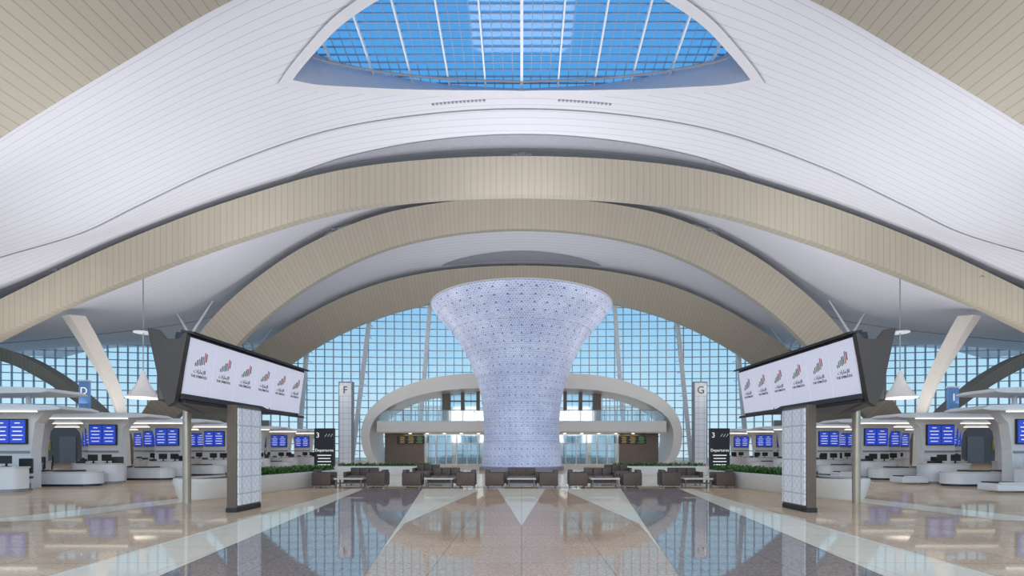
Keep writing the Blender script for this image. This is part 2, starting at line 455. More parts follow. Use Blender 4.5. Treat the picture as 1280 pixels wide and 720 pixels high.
arch('roof_arch', 'second beige arch passing above the funnel and landing behind the screen boards', 56, 58.5,
     [(0,247,0,286),(60,249,60,289),(120,256,115,297),(180,269,170,311),(240,292,225,334),(300,325,278,365),(360,371,331,406),(400,413,368,445),(440,466,408,495),(480,525,454,546),(500,579,484,578)])
arch('roof_arch', 'farthest beige arch framing the top of the glass facade behind the funnel', 70, 72.5,
     [(0,332,0,370),(60,334,60,372),(120,341,115,380),(180,355,170,394),(240,379,225,416),(300,413,277,446),(340,443,312,473),(380,478,345,503),(410,510,375,532),(440,548,405,560),(450,576,415,576)])
for s, nm in ((-1,'left'),(1,'right')):
    arch('side_arch', 'slender beige arch rising out of frame at the %s edge beyond the desks' % nm, 56, 57.5,
         [(515,580,500,580),(530,520,512,540),(557,490,545,512),(602,457,598,476),(652,434,652,451),(720,428,720,444),(800,452,800,466),(880,510,870,520),(920,580,905,580)], sides=(s,), back=1)

# V struts between arches and roof
def vstrut(px, py, Y, label, w=1.4):
    b = W(px, py, Y); t = thing('roof_strut', label, 'strut', b, 0, 'steel struts between arches and ceiling')
    for sx, sy in ((-w,.8),(w,.8)):
        X2, Y2 = b.x+sx, b.y+sy
        bm = NB(); tube(bm, (0,0,0), (sx, sy, roofz(X2,Y2)-b.z), .17, .08, 8); obj('tube', bm, 'steel', t, smooth=True)
    bm = NB(); box(bm, (0,0,.1), (.6,.5,.3), .05); obj('bracket', bm, 'grey', t)
for args in ((70,340,40.6,'v-shaped strut at far left above the widest arch'),(1228,347,40.6,'v-shaped strut at far right above the widest arch'),
             (238,420,56.8,'v-shaped strut above the left leg of the second arch',2),(1064,420,56.8,'v-shaped strut above the right leg of the second arch',2),
             (418,289,56.8,'v-shaped strut on the left shoulder of the second arch'),(886,289,56.8,'v-shaped strut on the right shoulder of the second arch'),
             (318,440,70.8,'v-shaped strut above the left leg of the farthest arch',2),(986,440,70.8,'v-shaped strut above the right leg of the farthest arch',2),
             (652,196,40.6,'short strut at the crown of the widest arch',.8),(652,247,56.8,'short strut at the crown of the second arch',.8),(652,333,70.8,'short strut at the crown of the farthest arch',.8)):
    vstrut(*args)

# ---------------------------------------------------------------- floor and side walls
bm = NB()
def fp(px, py): Y = CH*F/(py-HY); return ((px-CX)/F*Y, Y)
box(bm, (0, 37.5, -.15), (180, 105, .3), mi=0)
def inlay(pts, z, mi):
    vs = [bm.verts.new((x, y, z)) for x, y in pts]; f = bm.faces.new(vs); f.material_index = mi
for s in (-1, 1):
    def q(px, py):
        x, y = fp(px, py); return (-x*s, y)
    inlay([q(455,611), q(528,611), q(445,735), q(165,735)], .004, 1)
    inlay([q(440,611), q(455,611), q(165,735), q(10,735)], .006, 2)
    inlay([q(528,611), q(604,611), q(505,655), q(475,692)], .006, 2)
    inlay([q(360,608), q(385,608), q(60,650), q(-60,655)], .004, 2)
inlay([fp(604,611), fp(700,611), fp(799,655), fp(829,692), fp(859,735), fp(445,735), fp(475,692), fp(505,655)], .003, 3)
inlay([fp(622,611), fp(682,611), fp(652,658)], .008, 2)
inlay([(-12,22), (12,22), (14,34), (-14,34)], .003, 2)
fl = obj('floor', bm, ['floor','f_dark','f_cream','f_brown']); struct(fl)
for s, nm in ((-1,'left'),(1,'right')):
    bm = NB(); box(bm, (s*54, 63, 2.6), (46, .4, 5.2))
    w_ = obj('wall_'+nm, bm, 'backwall'); struct(w_)
    for k in range(7):
        bm = NB(); box(bm, (s*(34+6.2*k), 62.75, 2.2), (2.2,.1,1.3)); obj('amber_panel', bm, 'yellow', w_)
        bm = NB(); box(bm, (s*(37+6.2*k), 62.75, 1.6), (2.0,.1,3.2)); obj('grey_opening', bm, 'grey', w_)

# ---------------------------------------------------------------- facade
def fy(X): return 79-9*(X/80)**2
wd = bpy.data.objects.new('window_1', None); COL.objects.link(wd); struct(wd)
bm = NB()
xs = [i*1.3 for i in range(-61, 62)]
for X in xs:
    Y = fy(X); bar(bm, (X, Y, 0), (X, Y, roofz(X, Y)+.3), .12, .22)
zl = 0.3
while zl < 28:
    for a, b in zip(xs[:-1], xs[1:]):
        top = min(roofz(a, fy(a)), roofz(b, fy(b)))+.3
        if zl < top: bar(bm, (a, fy(a), zl), (b, fy(b), zl), .2, .12)
    zl += 1.1
obj('mullions', bm, 'mullion', wd)
bm = NB()
for a, b in zip(xs[:-1], xs[1:]):
    bm.faces.new([bm.verts.new(p) for p in ((a, fy(a)+.1, 0), (b, fy(b)+.1, 0), (b, fy(b)+.1, roofz(b, fy(b))+.3), (a, fy(a)+.1, roofz(a, fy(a))+.3))])
obj('pane', bm, 'glass', wd)
for pxb, pxt, pyt, lb in ((440,462,405,'leaning white facade post behind the tall lettered pylon at left'),(522,538,383,'leaning white facade post between left pylon and funnel'),
                     (782,768,383,'leaning white facade post just right of the funnel'),(864,846,405,'leaning white facade post behind the tall lettered pylon at right'),
                     (372,384,440,'leaning white facade post beside the left screen board'),(934,922,440,'leaning white facade post beside the right screen board')):
    bm = NB(); b0 = W(pxb, 575, 76.5); t0 = W(pxt, pyt-8, 76.5); b0.z = 0
    bar(bm, b0, t0, .6, .5)
    for k in range(12):
        p = b0.lerp(t0, (k+.5)/12); bar(bm, p, p+Vector((0, 2.2, 0)), .1, .1)
    tag(obj('facade_post', bm, 'steel'), lb, 'post', 'leaning posts behind the glass facade')

# ---------------------------------------------------------------- funnel
fn = thing('light_funnel', 'giant lavender glass funnel flaring up from the middle of the hall', 'sculpture', (0,40,0))
hw = [(589,50),(575,49),(555,47.5),(530,47),(505,49),(485,53),(465,60),(450,66),(435,74),(420,84),(408,94),(398,103),(390,109),(386,111)]
pts = [(h/F*40, 0, zz(p, 40)) for p, h in hw]; pts[0] = (pts[0][0], 0, 0)
pr = [(p.x, p.z) for p in spline(pts, 4)]
cum = [0]
for a, b in zip(pr[:-1], pr[1:]): cum.append(cum[-1]+math.hypot(a[0]-b[0], a[1]-b[1]))
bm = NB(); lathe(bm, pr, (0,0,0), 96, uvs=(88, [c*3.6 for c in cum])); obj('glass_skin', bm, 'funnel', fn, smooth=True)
R = pr[-1][0]; zt = pr[-1][1]
bm = NB(); lathe(bm, [(R-.02,zt),(R+.06,zt+.02),(R+.07,zt+.09),(R-.1,zt+.14),(R-.9,zt+.1),(R-1.2,zt-.5)], (0,0,0), 96); obj('top_rim', bm, 'rim', fn, smooth=True)
bm = NB(); lathe(bm, [(3.12,0),(3.3,0),(3.3,.28),(3.1,.34)], (0,0,0), 64); obj('base_ring', bm, 'grey', fn, smooth=True)
for zi in (0.9, 2.2, 3.6, 5.2, 7.0, 8.9, 10.6, 11.9):
    nx = [a for a in pr if a[1] > zi][0]; pv = [a for a in pr if a[1] <= zi][-1]
    rr = pv[0]+(nx[0]-pv[0])*(zi-pv[1])/(nx[1]-pv[1])
    bm = NB(); lathe(bm, [(rr,-.02),(rr+.04,-.02),(rr+.04,.02),(rr,.02)], (0,0,zi), 96); obj('hoop', bm, 'steel', fn, smooth=True)

# ---------------------------------------------------------------- pavilion behind the funnel
YP = 50
pv = thing('entrance_pavilion', 'two-storey pavilion in a rounded white shell behind the funnel', 'pavilion', (0,YP,0))
outp = [(186,588),(196,568),(201,548),(199,530),(190,512),(170,494),(140,480),(100,470),(50,466),(0,465)]
inp = [(176,588),(186,568),(190,548),(188,533),(180,520),(160,506),(132,495),(96,488),(50,485),(0,484)]
def pp(l):
    r = [(-d/F*YP, 0, max(0, zz(p, YP))) for d, p in l]; return spline(r+[(-x, y, z) for x, y, z in r[-2::-1]], 5)
bm = NB()
secs = [[a, b, b+Vector((0,5,0)), a+Vector((0,5,0))] for a, b in zip(pp(outp), pp(inp))]
loft(bm, secs); obj('shell', bm, 'shell', pv, smooth=True)
zb0, zb1 = zz(541, YP), zz(526, YP); XW = 14.2
bm = NB()
box(bm, (0, 2.5, (zb0+zb1)/2), (2*XW, 5, zb1-zb0), .15); obj('balcony_slab', bm, 'shell', pv)
bm = NB(); box(bm, (0, .25, zb1+.5), (2*XW-.4, .04, 1.0)); obj('balustrade_glass', bm, 'glass_low', pv)
bm = NB(); tube(bm, (-XW+.2,.25,zb1+1.05), (XW-.2,.25,zb1+1.05), .04)
for k in range(25): X = -XW+.3+k*(2*XW-.6)/24; tube(bm, (X,.25,zb1), (X,.25,zb1+1.05), .03, n=6)
obj('handrail', bm, 'grey', pv)
for s in (-1,1):
    bm = NB(); box(bm, (s*(XW-2.2), 2.6, zb0/2), (4.0, .4, zb0)); obj('side_wall', bm, 'brown', pv)
    bm = NB(); x0 = s*4.9
    for dx in (-1.6, 0, 1.6):
        box(bm, (x0+s*1.2+dx, 3, zb1+1.75), (.35, .35, 3.5))
    for dz in (1.1, 2.2, 3.3): box(bm, (x0+s*1.2, 3, zb1+dz), (3.4, .2, .12))
    box(bm, (x0+s*2.9, 3.1, zb1+1.75), (.8, .8, 3.5)); obj('lift_tower', bm, 'brown', pv)
    bm = NB(); box(bm, (x0+s*1.2, 3.3, zb1+1.7), (3.3, .05, 3.2)); obj('tower_glass', bm, 'glass_low', pv)
    bm = NB()
    for k in range(8): X = s*(8.6+.8*k); box(bm, (X, 4.6, zb1+1.5), (.07, .1, 3.0))
    for dz in (.9, 1.8, 2.7): box(bm, (s*11.2, 4.6, zb1+dz), (5.6, .08, .07))
    obj('upper_glazing_frame', bm, 'steel', pv)
    bm = NB()
    for k in range(7):
        X = s*(3.4+k*1.05); box(bm, (X, 1.6, zb0/2), (.09, .12, zb0))
    for z in (.08, 2.2, zb0-.1): box(bm, (s*6.6, 1.6, z), (6.5, .1, .1))
    obj('door_frames', bm, 'steel', pv)
    bm = NB(); box(bm, (s*6.6, 1.65, zb0/2), (6.4, .04, zb0)); obj('door_glass', bm, 'glass_low', pv)
    for k in range(3):
        bm = NB(); tube(bm, (s*(4.0+k*3.1), 4.2, 0), (s*(4.0+k*3.1), 4.2, zb0), .28, n=16); obj('column', bm, 'shell', pv, smooth=True)
    for k in range(5):
        bm = NB(); X = s*(4.3+k*1.7); tube(bm, (X, 1.0, zb0-.02), (X, 1.0, zb0-.08), .16, n=12); obj('downlight', bm, 'lamp', pv)
bm = NB(); box(bm, (0, 4.9, zb0/2), (2*XW-1, .05, zb0)); obj('rear_glass', bm, 'glass_low', pv)
for s, nm in ((-1,'left'),(1,'right')):
    bd = thing('flight_board', 'black flight information board under the balcony %s of the funnel' % nm, 'sign', (s*10.9, YP+.4, 0), 0)
    bm = NB(); box(bm, (0,0,2.55), (2.7,.15,.8), .03); tube(bm, (-1,0,2.9),(-1,0,zb0+.01),.03); tube(bm, (1,0,2.9),(1,0,zb0+.01),.03); obj('casing', bm, 'black', bd)
    bm = NB()
    for r in range(5):
        for c in range(3):
            box(bm, (-.85+c*.85+.05*(r%2), -.08, 2.84-r*.14), (.45+.08*((r*c)%3), .01, .04), mi=(0 if c != 2 else 1))
    obj('lettering', bm, ['txt_yellow','txt_green'], bd)

# ---------------------------------------------------------------- lettered pylons
def pylon(px, s, ltr):
    t = thing('lettered_pylon', 'tall white lattice pylon marked with the letter %s' % ltr, 'sign', (xx(px,40), 40, 0), 0)
    bm = NB(); box(bm, (0,0,3.4), (.95,.5,6.8), .04); obj('lattice_body', bm, 'lattice', t)
    bm = NB()
    for q in (-.49,.49): box(bm, (q,0,3.42), (.07,.54,6.84))
    box(bm, (0,0,6.86),(1.05,.56,.06)); box(bm, (0,0,.1),(1.1,.62,.2)); obj('edge_trim', bm, 'grey', t)
    bm = NB(); box(bm, (0,-.26,6.2), (.9,.03,.8)); obj('letter_plate', bm, 'white', t)
    text('letter', ltr, .8, 'ink_black', t, (0,-.285,6.2)); return t
pylon(433,-1,'F'); pylon(874.5,1,'G')
def hsign(px, pyc, ltr, nm):
    YY = 37.8
    X = xx(px,YY); z = zz(pyc,YY)
    t = thing('row_sign', 'blue row sign with the letter %s above the %s desks' % (ltr, nm), 'sign', (X,YY,0))
    bm = NB(); box(bm, (0,0,z), (.8,.18,2.3), .04); obj('panel', bm, 'sign_blue', t)
    bm = NB(); tube(bm, (0,0,0), (0,0,z-1.05), .07); obj('post', bm, 'steel', t)
    bm = NB(); box(bm, (0,0,z-1.13),(.85,.22,.1)); obj('bottom_trim', bm, 'steel', t)
    bm = NB(); box(bm,(0,0,z+1.13),(.85,.22,.1)); obj('top_trim', bm, 'steel', t)
    text('letter', ltr, .75, 'txt_white', t, (0,-.1,z+.35))
hsign(106, 495, 'D', 'left'); hsign(1191, 503, 'I', 'right')
for px, nm in ((406,'left'),(899,'right')):
    t = thing('departures_sign', 'black freestanding departures sign beside the %s pylon' % nm, 'sign', (xx(px,36),36,0))
    bm = NB(); box(bm, (0,0,1.65), (1.45,.2,2.9), .05); obj('panel', bm, 'black', t)
    bm = NB(); box(bm, (0,0,.1), (1.7,.5,.2), .04); obj('base', bm, 'grey', t)
    text('lettering', 'Departures', .28, 'txt_white', t, (0,-.11,1.55)); text('number', '3', .5, 'txt_white', t, (-.45,-.11,2.6))
    bm = NB()
    for k in range(3): bar(bm, (.05+.2*k,-.105,2.5), (.2+.2*k,-.105,2.7), .05, .01)
    obj('pictogram', bm, 'txt_white', t)
    for k in range(4):
        bm = NB(); box(bm, (0,-.105,1.2-.22*k), (.95-.1*(k%2),.01,.06)); obj('text_line', bm, 'txt_white', t)

# ---------------------------------------------------------------- screen boards
ARAB = '\ufe95\ufe8d\ufead\ufe8e\ufee3\ufef9\ufe8d'
def board(s, nm):
    def X(x): return x*s         # x given positive outward
    root = thing('screen_board', 'long tilted board of six white portrait screens on the %s' % nm, 'screen board', (X(7.0),13,0))
    def L(x, y, z): return Vector((X(x)-X(7.0), y-13, z))
    near = (7.62, 11.6); far = (7.36, 17.1); tilt = .15
    ang = math.atan2(far[1]-near[1], (far[0]-near[0])*s)
    rz = ang if s < 0 else ang+PI
    rotm = Matrix.Rotation(rz, 4, 'Z') @ Matrix.Rotation(tilt, 4, 'X')
    c0 = L((near[0]+far[0])/2, (near[1]+far[1])/2, 3.48)
    LEN = math.hypot(far[0]-near[0], far[1]-near[1]); w = LEN/6; H = 1.36
    fm = Matrix.Translation(c0) @ rotm
    bm = NB()
    box(bm, (0,.16,0), (LEN+.14,.26,H+.14), .02, mtx=fm); obj('frame', bm, 'black', root)
    bm = NB(); box(bm, (0,-.01,-H/2-.10), (LEN+.14,.34,.07), mtx=fm); obj('bottom_trim', bm, 'black', root)
    bm = NB(); box(bm, (0,.02,H/2+.10), (LEN+.14,.3,.05), mtx=fm); obj('top_trim', bm, 'black', root)
    for k in range(6):
        bm = NB(); box(bm, (0,0,0), (w-.045,.04,H), .004)
        d = obj('display', bm, 'screen_white', root)
        d.matrix_local = fm @ Matrix.Translation((-LEN/2+(k+.5)*w, .0, 0))
        bm = NB()
        cols = [3,3,2,0,3,1,0]; hs = [.12,.20,.20,.28,.26,.38,.26]; zb = [0,.01,.05,.05,.09,.10,.20]
        K = .78
        for i in range(7):
            x0 = K*(-.25+i*.076); z0 = .06+K*zb[i]*.9; hh = K*hs[i]
            prism(bm, [(x0,-.024,z0),(x0+.032,-.024,z0+.012),(x0+.032,-.024,z0+hh),(x0,-.024,z0+hh-.012)], (0,-.003,0), mi=cols[i])
        obj('logo_mark', bm, ['ink_black','ink_red','ink_green','ink_grey'], d)
        text('arabic_lettering', ARAB, .13, 'ink_grey', d, (0,-.026,-.05))
        text('lettering', 'THE EMIRATES', .085, 'ink_grey', d, (0,-.026,-.17))
    Yn = 11.35
    bm = NB()
    poly = [L(8.30,Yn,4.30), L(8.10,Yn,4.28), L(7.92,Yn,4.06), L(7.6,Yn,4.06), L(7.47,Yn,4.2), L(7.42,Yn,4.16), L(7.70,Yn,2.66), L(7.86,Yn,2.56), L(8.0,Yn,2.9)]
    prism(bm, poly, (0,.14,0)); obj('end_panel', bm, 'cap', root)
    a = L(8.0,11.5,3.4); b = L(10.25,16.3,3.4); bm = NB()
    d = b-a; mm = Matrix.Translation((a+b)/2) @ Matrix.Rotation(math.atan2(d.y,d.x),4,'Z')
    box(bm, (0,0,0), (d.length,.3,1.4), .03, mtx=mm); obj('rear_wing', bm, 'dark', root)
    bm = NB()
    prism(bm, [L(7.6,11.5,2.74), L(7.5,17.0,2.74), L(10.1,16.2,2.74), L(7.9,11.5,2.74)], (0,0,.12)); obj('soffit', bm, 'dark', root)
    xp, yp = 7.38, 13.62
    bm = NB(); box(bm, L(xp,yp,1.37), (.24,1.2,2.74), .01); obj('pier', bm, 'bronze', root)
    bm = NB(); box(bm, L(xp-.135,yp+.02,1.42), (.04,1.12,2.5)); obj('lattice_panel', bm, 'lattice', root)
    bm = NB(); box(bm, L(xp,yp,.06), (.28,1.22,.12), .01); obj('plinth', bm, 'black', root)
    bm = NB(); tube(bm, L(10.0,15.3,0), L(10.0,15.3,2.8), .11, n=20); obj('post', bm, 'post', root, smooth=True)
    return root
board(-1,'left'); board(1,'right')

# ---------------------------------------------------------------- seating
def soft(bm, c, s, b=.03): box(bm, c, s, b, seg=3)
def armchair(label, loc, rz, grp):
    t = thing('lounge_armchair', label, 'armchair', loc, rz, grp)
    bm = NB(); soft(bm, (0,-.03,.33), (.5,.62,.2)); obj('seat_cushion', bm, 'leather2', t, smooth=True)
    bm = NB(); soft(bm, (0,.3,.46), (.56,.18,.6)); obj('backrest', bm, 'leather', t, smooth=True)
    for sx in (-1,1):
        bm = NB(); soft(bm, (sx*.33,0,.38), (.14,.78,.54)); obj('armrest', bm, 'leather', t, smooth=True)
    bm = NB(); box(bm, (0,0,.16), (.78,.74,.12), .02); obj('frame', bm, 'leather', t)
    for sx in (-1,1):
        for sy in (-1,1):
            bm = NB(); tube(bm, (sx*.33,sy*.31,0), (sx*.33,sy*.31,.11), .025); obj('leg', bm, 'grey', t)
    return t
def sofa(label, loc, rz, grp):
    t = thing('lounge_sofa', label, 'sofa', loc, rz, grp)
    for k in (-1,0,1):
        bm = NB(); soft(bm, (k*.42,-.05,.34), (.41,.62,.2)); obj('seat_cushion', bm, 'leather2', t, smooth=True)
        bm = NB(); soft(bm, (k*.42,.27,.56), (.41,.2,.44)); obj('back_cushion', bm, 'leather', t, smooth=True)
    for sx in (-1,1):
        bm = NB(); soft(bm, (sx*.70,0,.36), (.12,.8,.5)); obj('armrest', bm, 'leather', t, smooth=True)
    bm = NB(); box(bm, (0,0,.17), (1.5,.76,.14), .02); obj('frame', bm, 'leather', t)
    for sx in (-1,1):
        for sy in (-1,1):
            bm = NB(); tube(bm, (sx*.65,sy*.3,0), (sx*.65,sy*.3,.11), .03); obj('leg', bm, 'grey', t)
    return t
def table(label, loc, grp):
    t = thing('coffee_table', label, 'table', loc, 0, grp)
    bm = NB(); box(bm, (0,0,.39), (1.2,.6,.06), .012); obj('table_top', bm, 'table', t)
    bm = NB(); box(bm, (0,0,.2), (1.05,.46,.04)); obj('lower_shelf', bm, 'brown', t)
    for sx in (-1,1):
        for sy in (-1,1):
            bm = NB(); box(bm, (sx*.52,sy*.24,.18), (.05,.05,.36)); obj('leg', bm, 'brown', t)
    return t
names = ['leftmost','second from left','middle','second from right','rightmost']
cxs = [-7.15,-3.43,0,3.46,7.3]
ac = sf = tb = None
for i, (cx_, nm) in enumerate(zip(cxs, names)):
    g = nm+' seating group'
    for s, sn in ((-1,'left'),(1,'right')):
        lb = 'taupe armchair on the %s of the front table in the %s' % (sn, g)
        if ac is None: ac = armchair(lb, (cx_+s*1.12,21.5,0), -s*PI/2*1, 'taupe lounge armchairs')
        else: dup(ac, (cx_+s*1.12,21.5,0), -s*PI/2, lb)
    lb = 'pale-topped coffee table between the armchairs of the %s' % g
    if tb is None: tb = table(lb, (cx_,21.4,0), 'lounge coffee tables')
    else: dup(tb, (cx_,21.4,0), 0, lb)
    lb = 'taupe three-seat sofa directly behind the table of the %s' % g
    if sf is None: sf = sofa(lb, (cx_,23.1,0), 0, 'taupe lounge sofas')
    else: dup(sf, (cx_,23.1,0), 0, lb)
    if i in (1,3): dup(sf, (cx_*1.5,28,0), 0, 'taupe sofa standing alone behind the %s nearest the hedge' % g)

# ---------------------------------------------------------------- planters
def foliage(bm, x0, x1, y0, y1, z0, h, n):
    for _ in range(n):
        x = random.uniform(x0, x1); y = random.uniform(y0, y1); z = z0+random.random()**.8*h
        a = random.uniform(0, 2*PI); L = random.uniform(.08,.16); up = random.uniform(.05,.16)
        d = Vector((math.cos(a)*L, math.sin(a)*L, up)); sd = Vector((-math.sin(a), math.cos(a), 0))*L*.28
        p = Vector((x, y, z))
        bm.faces.new([bm.verts.new(v) for v in (p, p+d*.5+sd, p+d, p+d*.5-sd)])
def planter(label, a, b, wd_, h, grp, nleaf, lh):
    a = Vector((*a,0)); b = Vector((*b,0)); d = b-a; L = d.length
    t = thing('planter_bench', label, 'planter', a, math.atan2(d.y,d.x)-PI/2, grp)
    def outline(g, z):
        pts = []; N = 10; w = wd_/2*g
        for k in range(N+1): th = PI+PI*k/N; pts.append((w*math.cos(th), wd_/2+w*math.sin(th), z))
        for k in range(N+1): th = PI*k/N; pts.append((w*math.cos(th), L-wd_/2+w*math.sin(th), z))
        return pts
    prof = [(.80,0),(.86,.1*h),(.93,.5*h),(1.0,.82*h),(.98,h),(.78,h),(.76,.9*h)]
    bm = NB(); rings = [[bm.verts.new(p) for p in outline(g, z)] for g, z in prof]; n_ = len(rings[0])
    for i in range(len(rings)-1):
        for k in range(n_): bm.faces.new((rings[i][k], rings[i][(k+1)%n_], rings[i+1][(k+1)%n_], rings[i+1][k]))
    obj('trough', bm, 'shell', t, smooth=True)
    bm = NB(); bm.faces.new([bm.verts.new(p) for p in outline(.79, .9*h)]); obj('soil', bm, 'soil', t)
    bm = NB(); foliage(bm, -wd_*.34, wd_*.34, L*lh[0], L*.96, .82*h, lh[1], nleaf)
    o = obj('foliage', bm, 'leaf', t); o['kind'] = 'stuff'
    return t
for s, nm in ((-1,'left'),(1,'right')):
    planter('long white boat-shaped planter bench with green plants behind the %s screen board' % nm, (s*10.7,16.2), (s*9.4,24.5), 1.9, .66, 'white planter benches', 2600, (.3,.26))
    planter('white planter with a low green hedge behind the %s sofas' % nm, (s*11.5,31.5), (s*5.4,31.5), 1.3, .6, 'white planter benches', 1300, (.04,.2))

# ---------------------------------------------------------------- check-in islands
ordn = ['front','second','third','fourth','fifth','sixth','seventh']
def slab_part(t, s, x0, x1, z, name):
    bm = NB()
    top = [(x0,z+.05),(x0+.3,z+.16),(x0+2.6,z+.22),(x1,z+.28)]
    bot = [(x0,z),(x0+.3,z-.04),(x0+2.6,z-.08),(x1,z-.04)]
    pts = [(s*x, -.9, q) for x, q in top]+[(s*x, -.9, q) for x, q in bot[::-1]]
    prism(bm, pts, (0,1.9,0)); return obj(name, bm, 'white', t)
def portal(label, loc, s):
    t = thing('check_in_canopy', label, 'canopy', loc, 0, 'white check-in canopies')
    slab_part(t, s, -2.8, 12.5, 3.22, 'canopy_slab')
    bm = NB(); box(bm, (s*4.6,-.92,3.12), (13,.06,.05)); obj('light_strip', bm, 'lamp', t)
    for off in (0, 4.2, 8.4):
        bm = NB()
        poly = [(-.8,0),(-.8,1.6),(-.95,2.7),(-1.35,3.16),(1.3,3.16),(.95,2.8),(.8,2.2),(.8,0)]
        prism(bm, [(s*(off+x), 0, z) for x, z in poly], (0,.45,0)); obj('pylon', bm, 'white', t)
        bm = NB(); box(bm, (s*off, -.06, 2.35), (1.4,.1,1.05), .02); fr = obj('screen', bm, ['black'], t)
        for c in (-1,1):
            bm = NB(); box(bm, (s*off+c*.34, -.115, 2.35), (.64,.02,.95)); obj('screen_glass', bm, 'screen_blue', fr)
            bm = NB()
            for r in range(5): box(bm, (s*off+c*.34, -.13, 2.70-.17*r), ((.46 if r else .3)-.08*((r+c)%2),.006,.04))
            obj('screen_text', bm, 'txt_white', fr)
        bm = NB(); box(bm, (s*off, -.03, 1.5), (1.5,.04,.1)); obj('shelf_trim', bm, 'grey', t)
        bm = NB(); box(bm, (s*off,-.03,.1),(1.6,.06,.2)); obj('kick_trim', bm, 'grey', t)
    return t
def desk(label, loc):
    t = thing('check_in_desk', label, 'desk', loc, 0, 'white check-in desks')
    bm = NB(); pts = []
    for k in range(9): th = PI+PI*k/8; pts.append((1.05*math.cos(th), .15+.42*math.sin(th), .12))
    pts += [(1.05,.5,.12),(-1.05,.5,.12)]
    prism(bm, pts, (0,0,.78)); obj('body', bm, 'white', t, smooth=True)
    bm = NB(); prism(bm, [(x*1.04, y*1.04-.01, .90) for x, y, z in pts], (0,0,.06)); obj('counter_top', bm, 'table', t)
    bm = NB(); prism(bm, [(x*.94, y*.94, 0) for x, y, z in pts], (0,0,.12)); obj('plinth', bm, 'grey', t)
    for dx in (.45, -.2):
        bm = NB(); box(bm, (dx,.2,1.22), (.46,.04,.3), .01); box(bm, (dx,.23,1.03), (.05,.05,.16)); box(bm, (dx,.23,.97), (.22,.16,.02)); obj('monitor', bm, 'black', t)
    bm = NB(); box(bm, (-.72,.15,1.01), (.28,.22,.12), .02); obj('printer', bm, 'dark', t)
    bm = NB(); box(bm, (-1.75,.2,.2), (1.2,.9,.28), .05); box(bm, (-1.75,-.25,.36),(1.1,.06,.06)); obj('bag_scale', bm, 'white', t)
    bm = NB(); box(bm, (-1.75,.22,.36), (.9,.8,.05)); obj('belt', bm, 'black', t)
    return t
def counter(label, loc, s):
    t = thing('low_counter', label, 'counter', loc, 0, 'low white counters before the check-in rows')
    def ol(g, z, L=4.6, r=.55):
        return [(s*(r+r*g*math.cos(th)), r*g*math.sin(th), z) for th in [PI/2+PI*k/10 for k in range(11)]]+[(s*L, -r*g, z), (s*L, r*g, z)]
    bm = NB(); prism(bm, ol(.96,.1), (0,0,.48)); obj('body', bm, 'white', t)
    bm = NB(); prism(bm, ol(1.0,.58), (0,0,.06)); obj('counter_top', bm, 'table', t)
    bm = NB(); prism(bm, ol(.85,0), (0,0,.1)); obj('plinth', bm, 'dark', t)
    for x in (1.4, 2.9):
        bm = NB(); box(bm, (s*x, 0, .67), (.9,.7,.05), .01); obj('dark_inlay', bm, 'black', t)
    return t
def ochair(label, loc):
    t = thing('office_chair', label, 'chair', loc, .3, 'black desk chairs')
    bm = NB(); box(bm, (0,0,.5), (.5,.48,.09), .03); obj('seat', bm, 'black', t)
    bm = NB(); box(bm, (0,.24,.95), (.46,.07,.6), .03); box(bm, (0,.26,.62), (.06,.05,.3)); obj('backrest', bm, 'black', t)
    bm = NB(); tube(bm, (0,0,.08), (0,0,.47), .03); obj('post', bm, 'grey', t)
    bm = NB()
    for k in range(5): a = 2*PI*k/5; bar(bm, (0,0,.1), (.3*math.cos(a),.3*math.sin(a),.05), .04, .03); tube(bm, (.3*math.cos(a)-.02,.3*math.sin(a),.03), (.3*math.cos(a)+.02,.3*math.sin(a),.03), .03, n=8)
    obj('wheel_base', bm, 'grey', t)
    return t
dk = oc = None
for s, sn in ((-1,'left'),(1,'right')):
    pt = lc = None
    for k in range(7):
        Y = 21.3+4.7*k
        lb = 'white canopy with blue screens over the %s row of %s check-in desks' % (ordn[k], sn)
        if pt is None: pt = portal(lb, (s*21.2, Y, 0), s)
        else: dup(pt, (s*21.2, Y, 0), 0, lb)
        if 0 < k < 6:
            lb = 'low white counter with rounded end before the %s row of %s check-in desks' % (ordn[k], sn)
            if lc is None: lc = counter(lb, (s*18.6, Y-3.35, 0), s)
            else: dup(lc, (s*18.6, Y-3.35, 0), 0, lb)
        for j in range(3 if k < 5 else 2):
            X = s*(19.9+3.9*j)
            pos = ['aisle-end','middle','outer'][j]
            lb = 'white curved check-in desk, %s one of the %s row on the %s' % (pos, ordn[k], sn)
            if dk is None: dk = desk(lb, (X, Y-2.2, 0))
            else: dup(dk, (X, Y-2.2, 0), 0, lb)
            lb = 'black office chair behind the %s desk of the %s row on the %s' % (pos, ordn[k], sn)
            if oc is None: oc = ochair(lb, (X+.3, Y-1.2, 0))
            else: dup(oc, (X+.3, Y-1.2, 0), random.uniform(-.6,.6), lb)
    slab_part(pt, s, -2.3, 10, 3.92, 'upper_slab')
    for x in (-.6, 2.4, 5.4):
        bm = NB(); tube(bm, (s*x,.1,3.4), (s*x,.1,3.86), .09); obj('slab_post', bm, 'steel', pt)

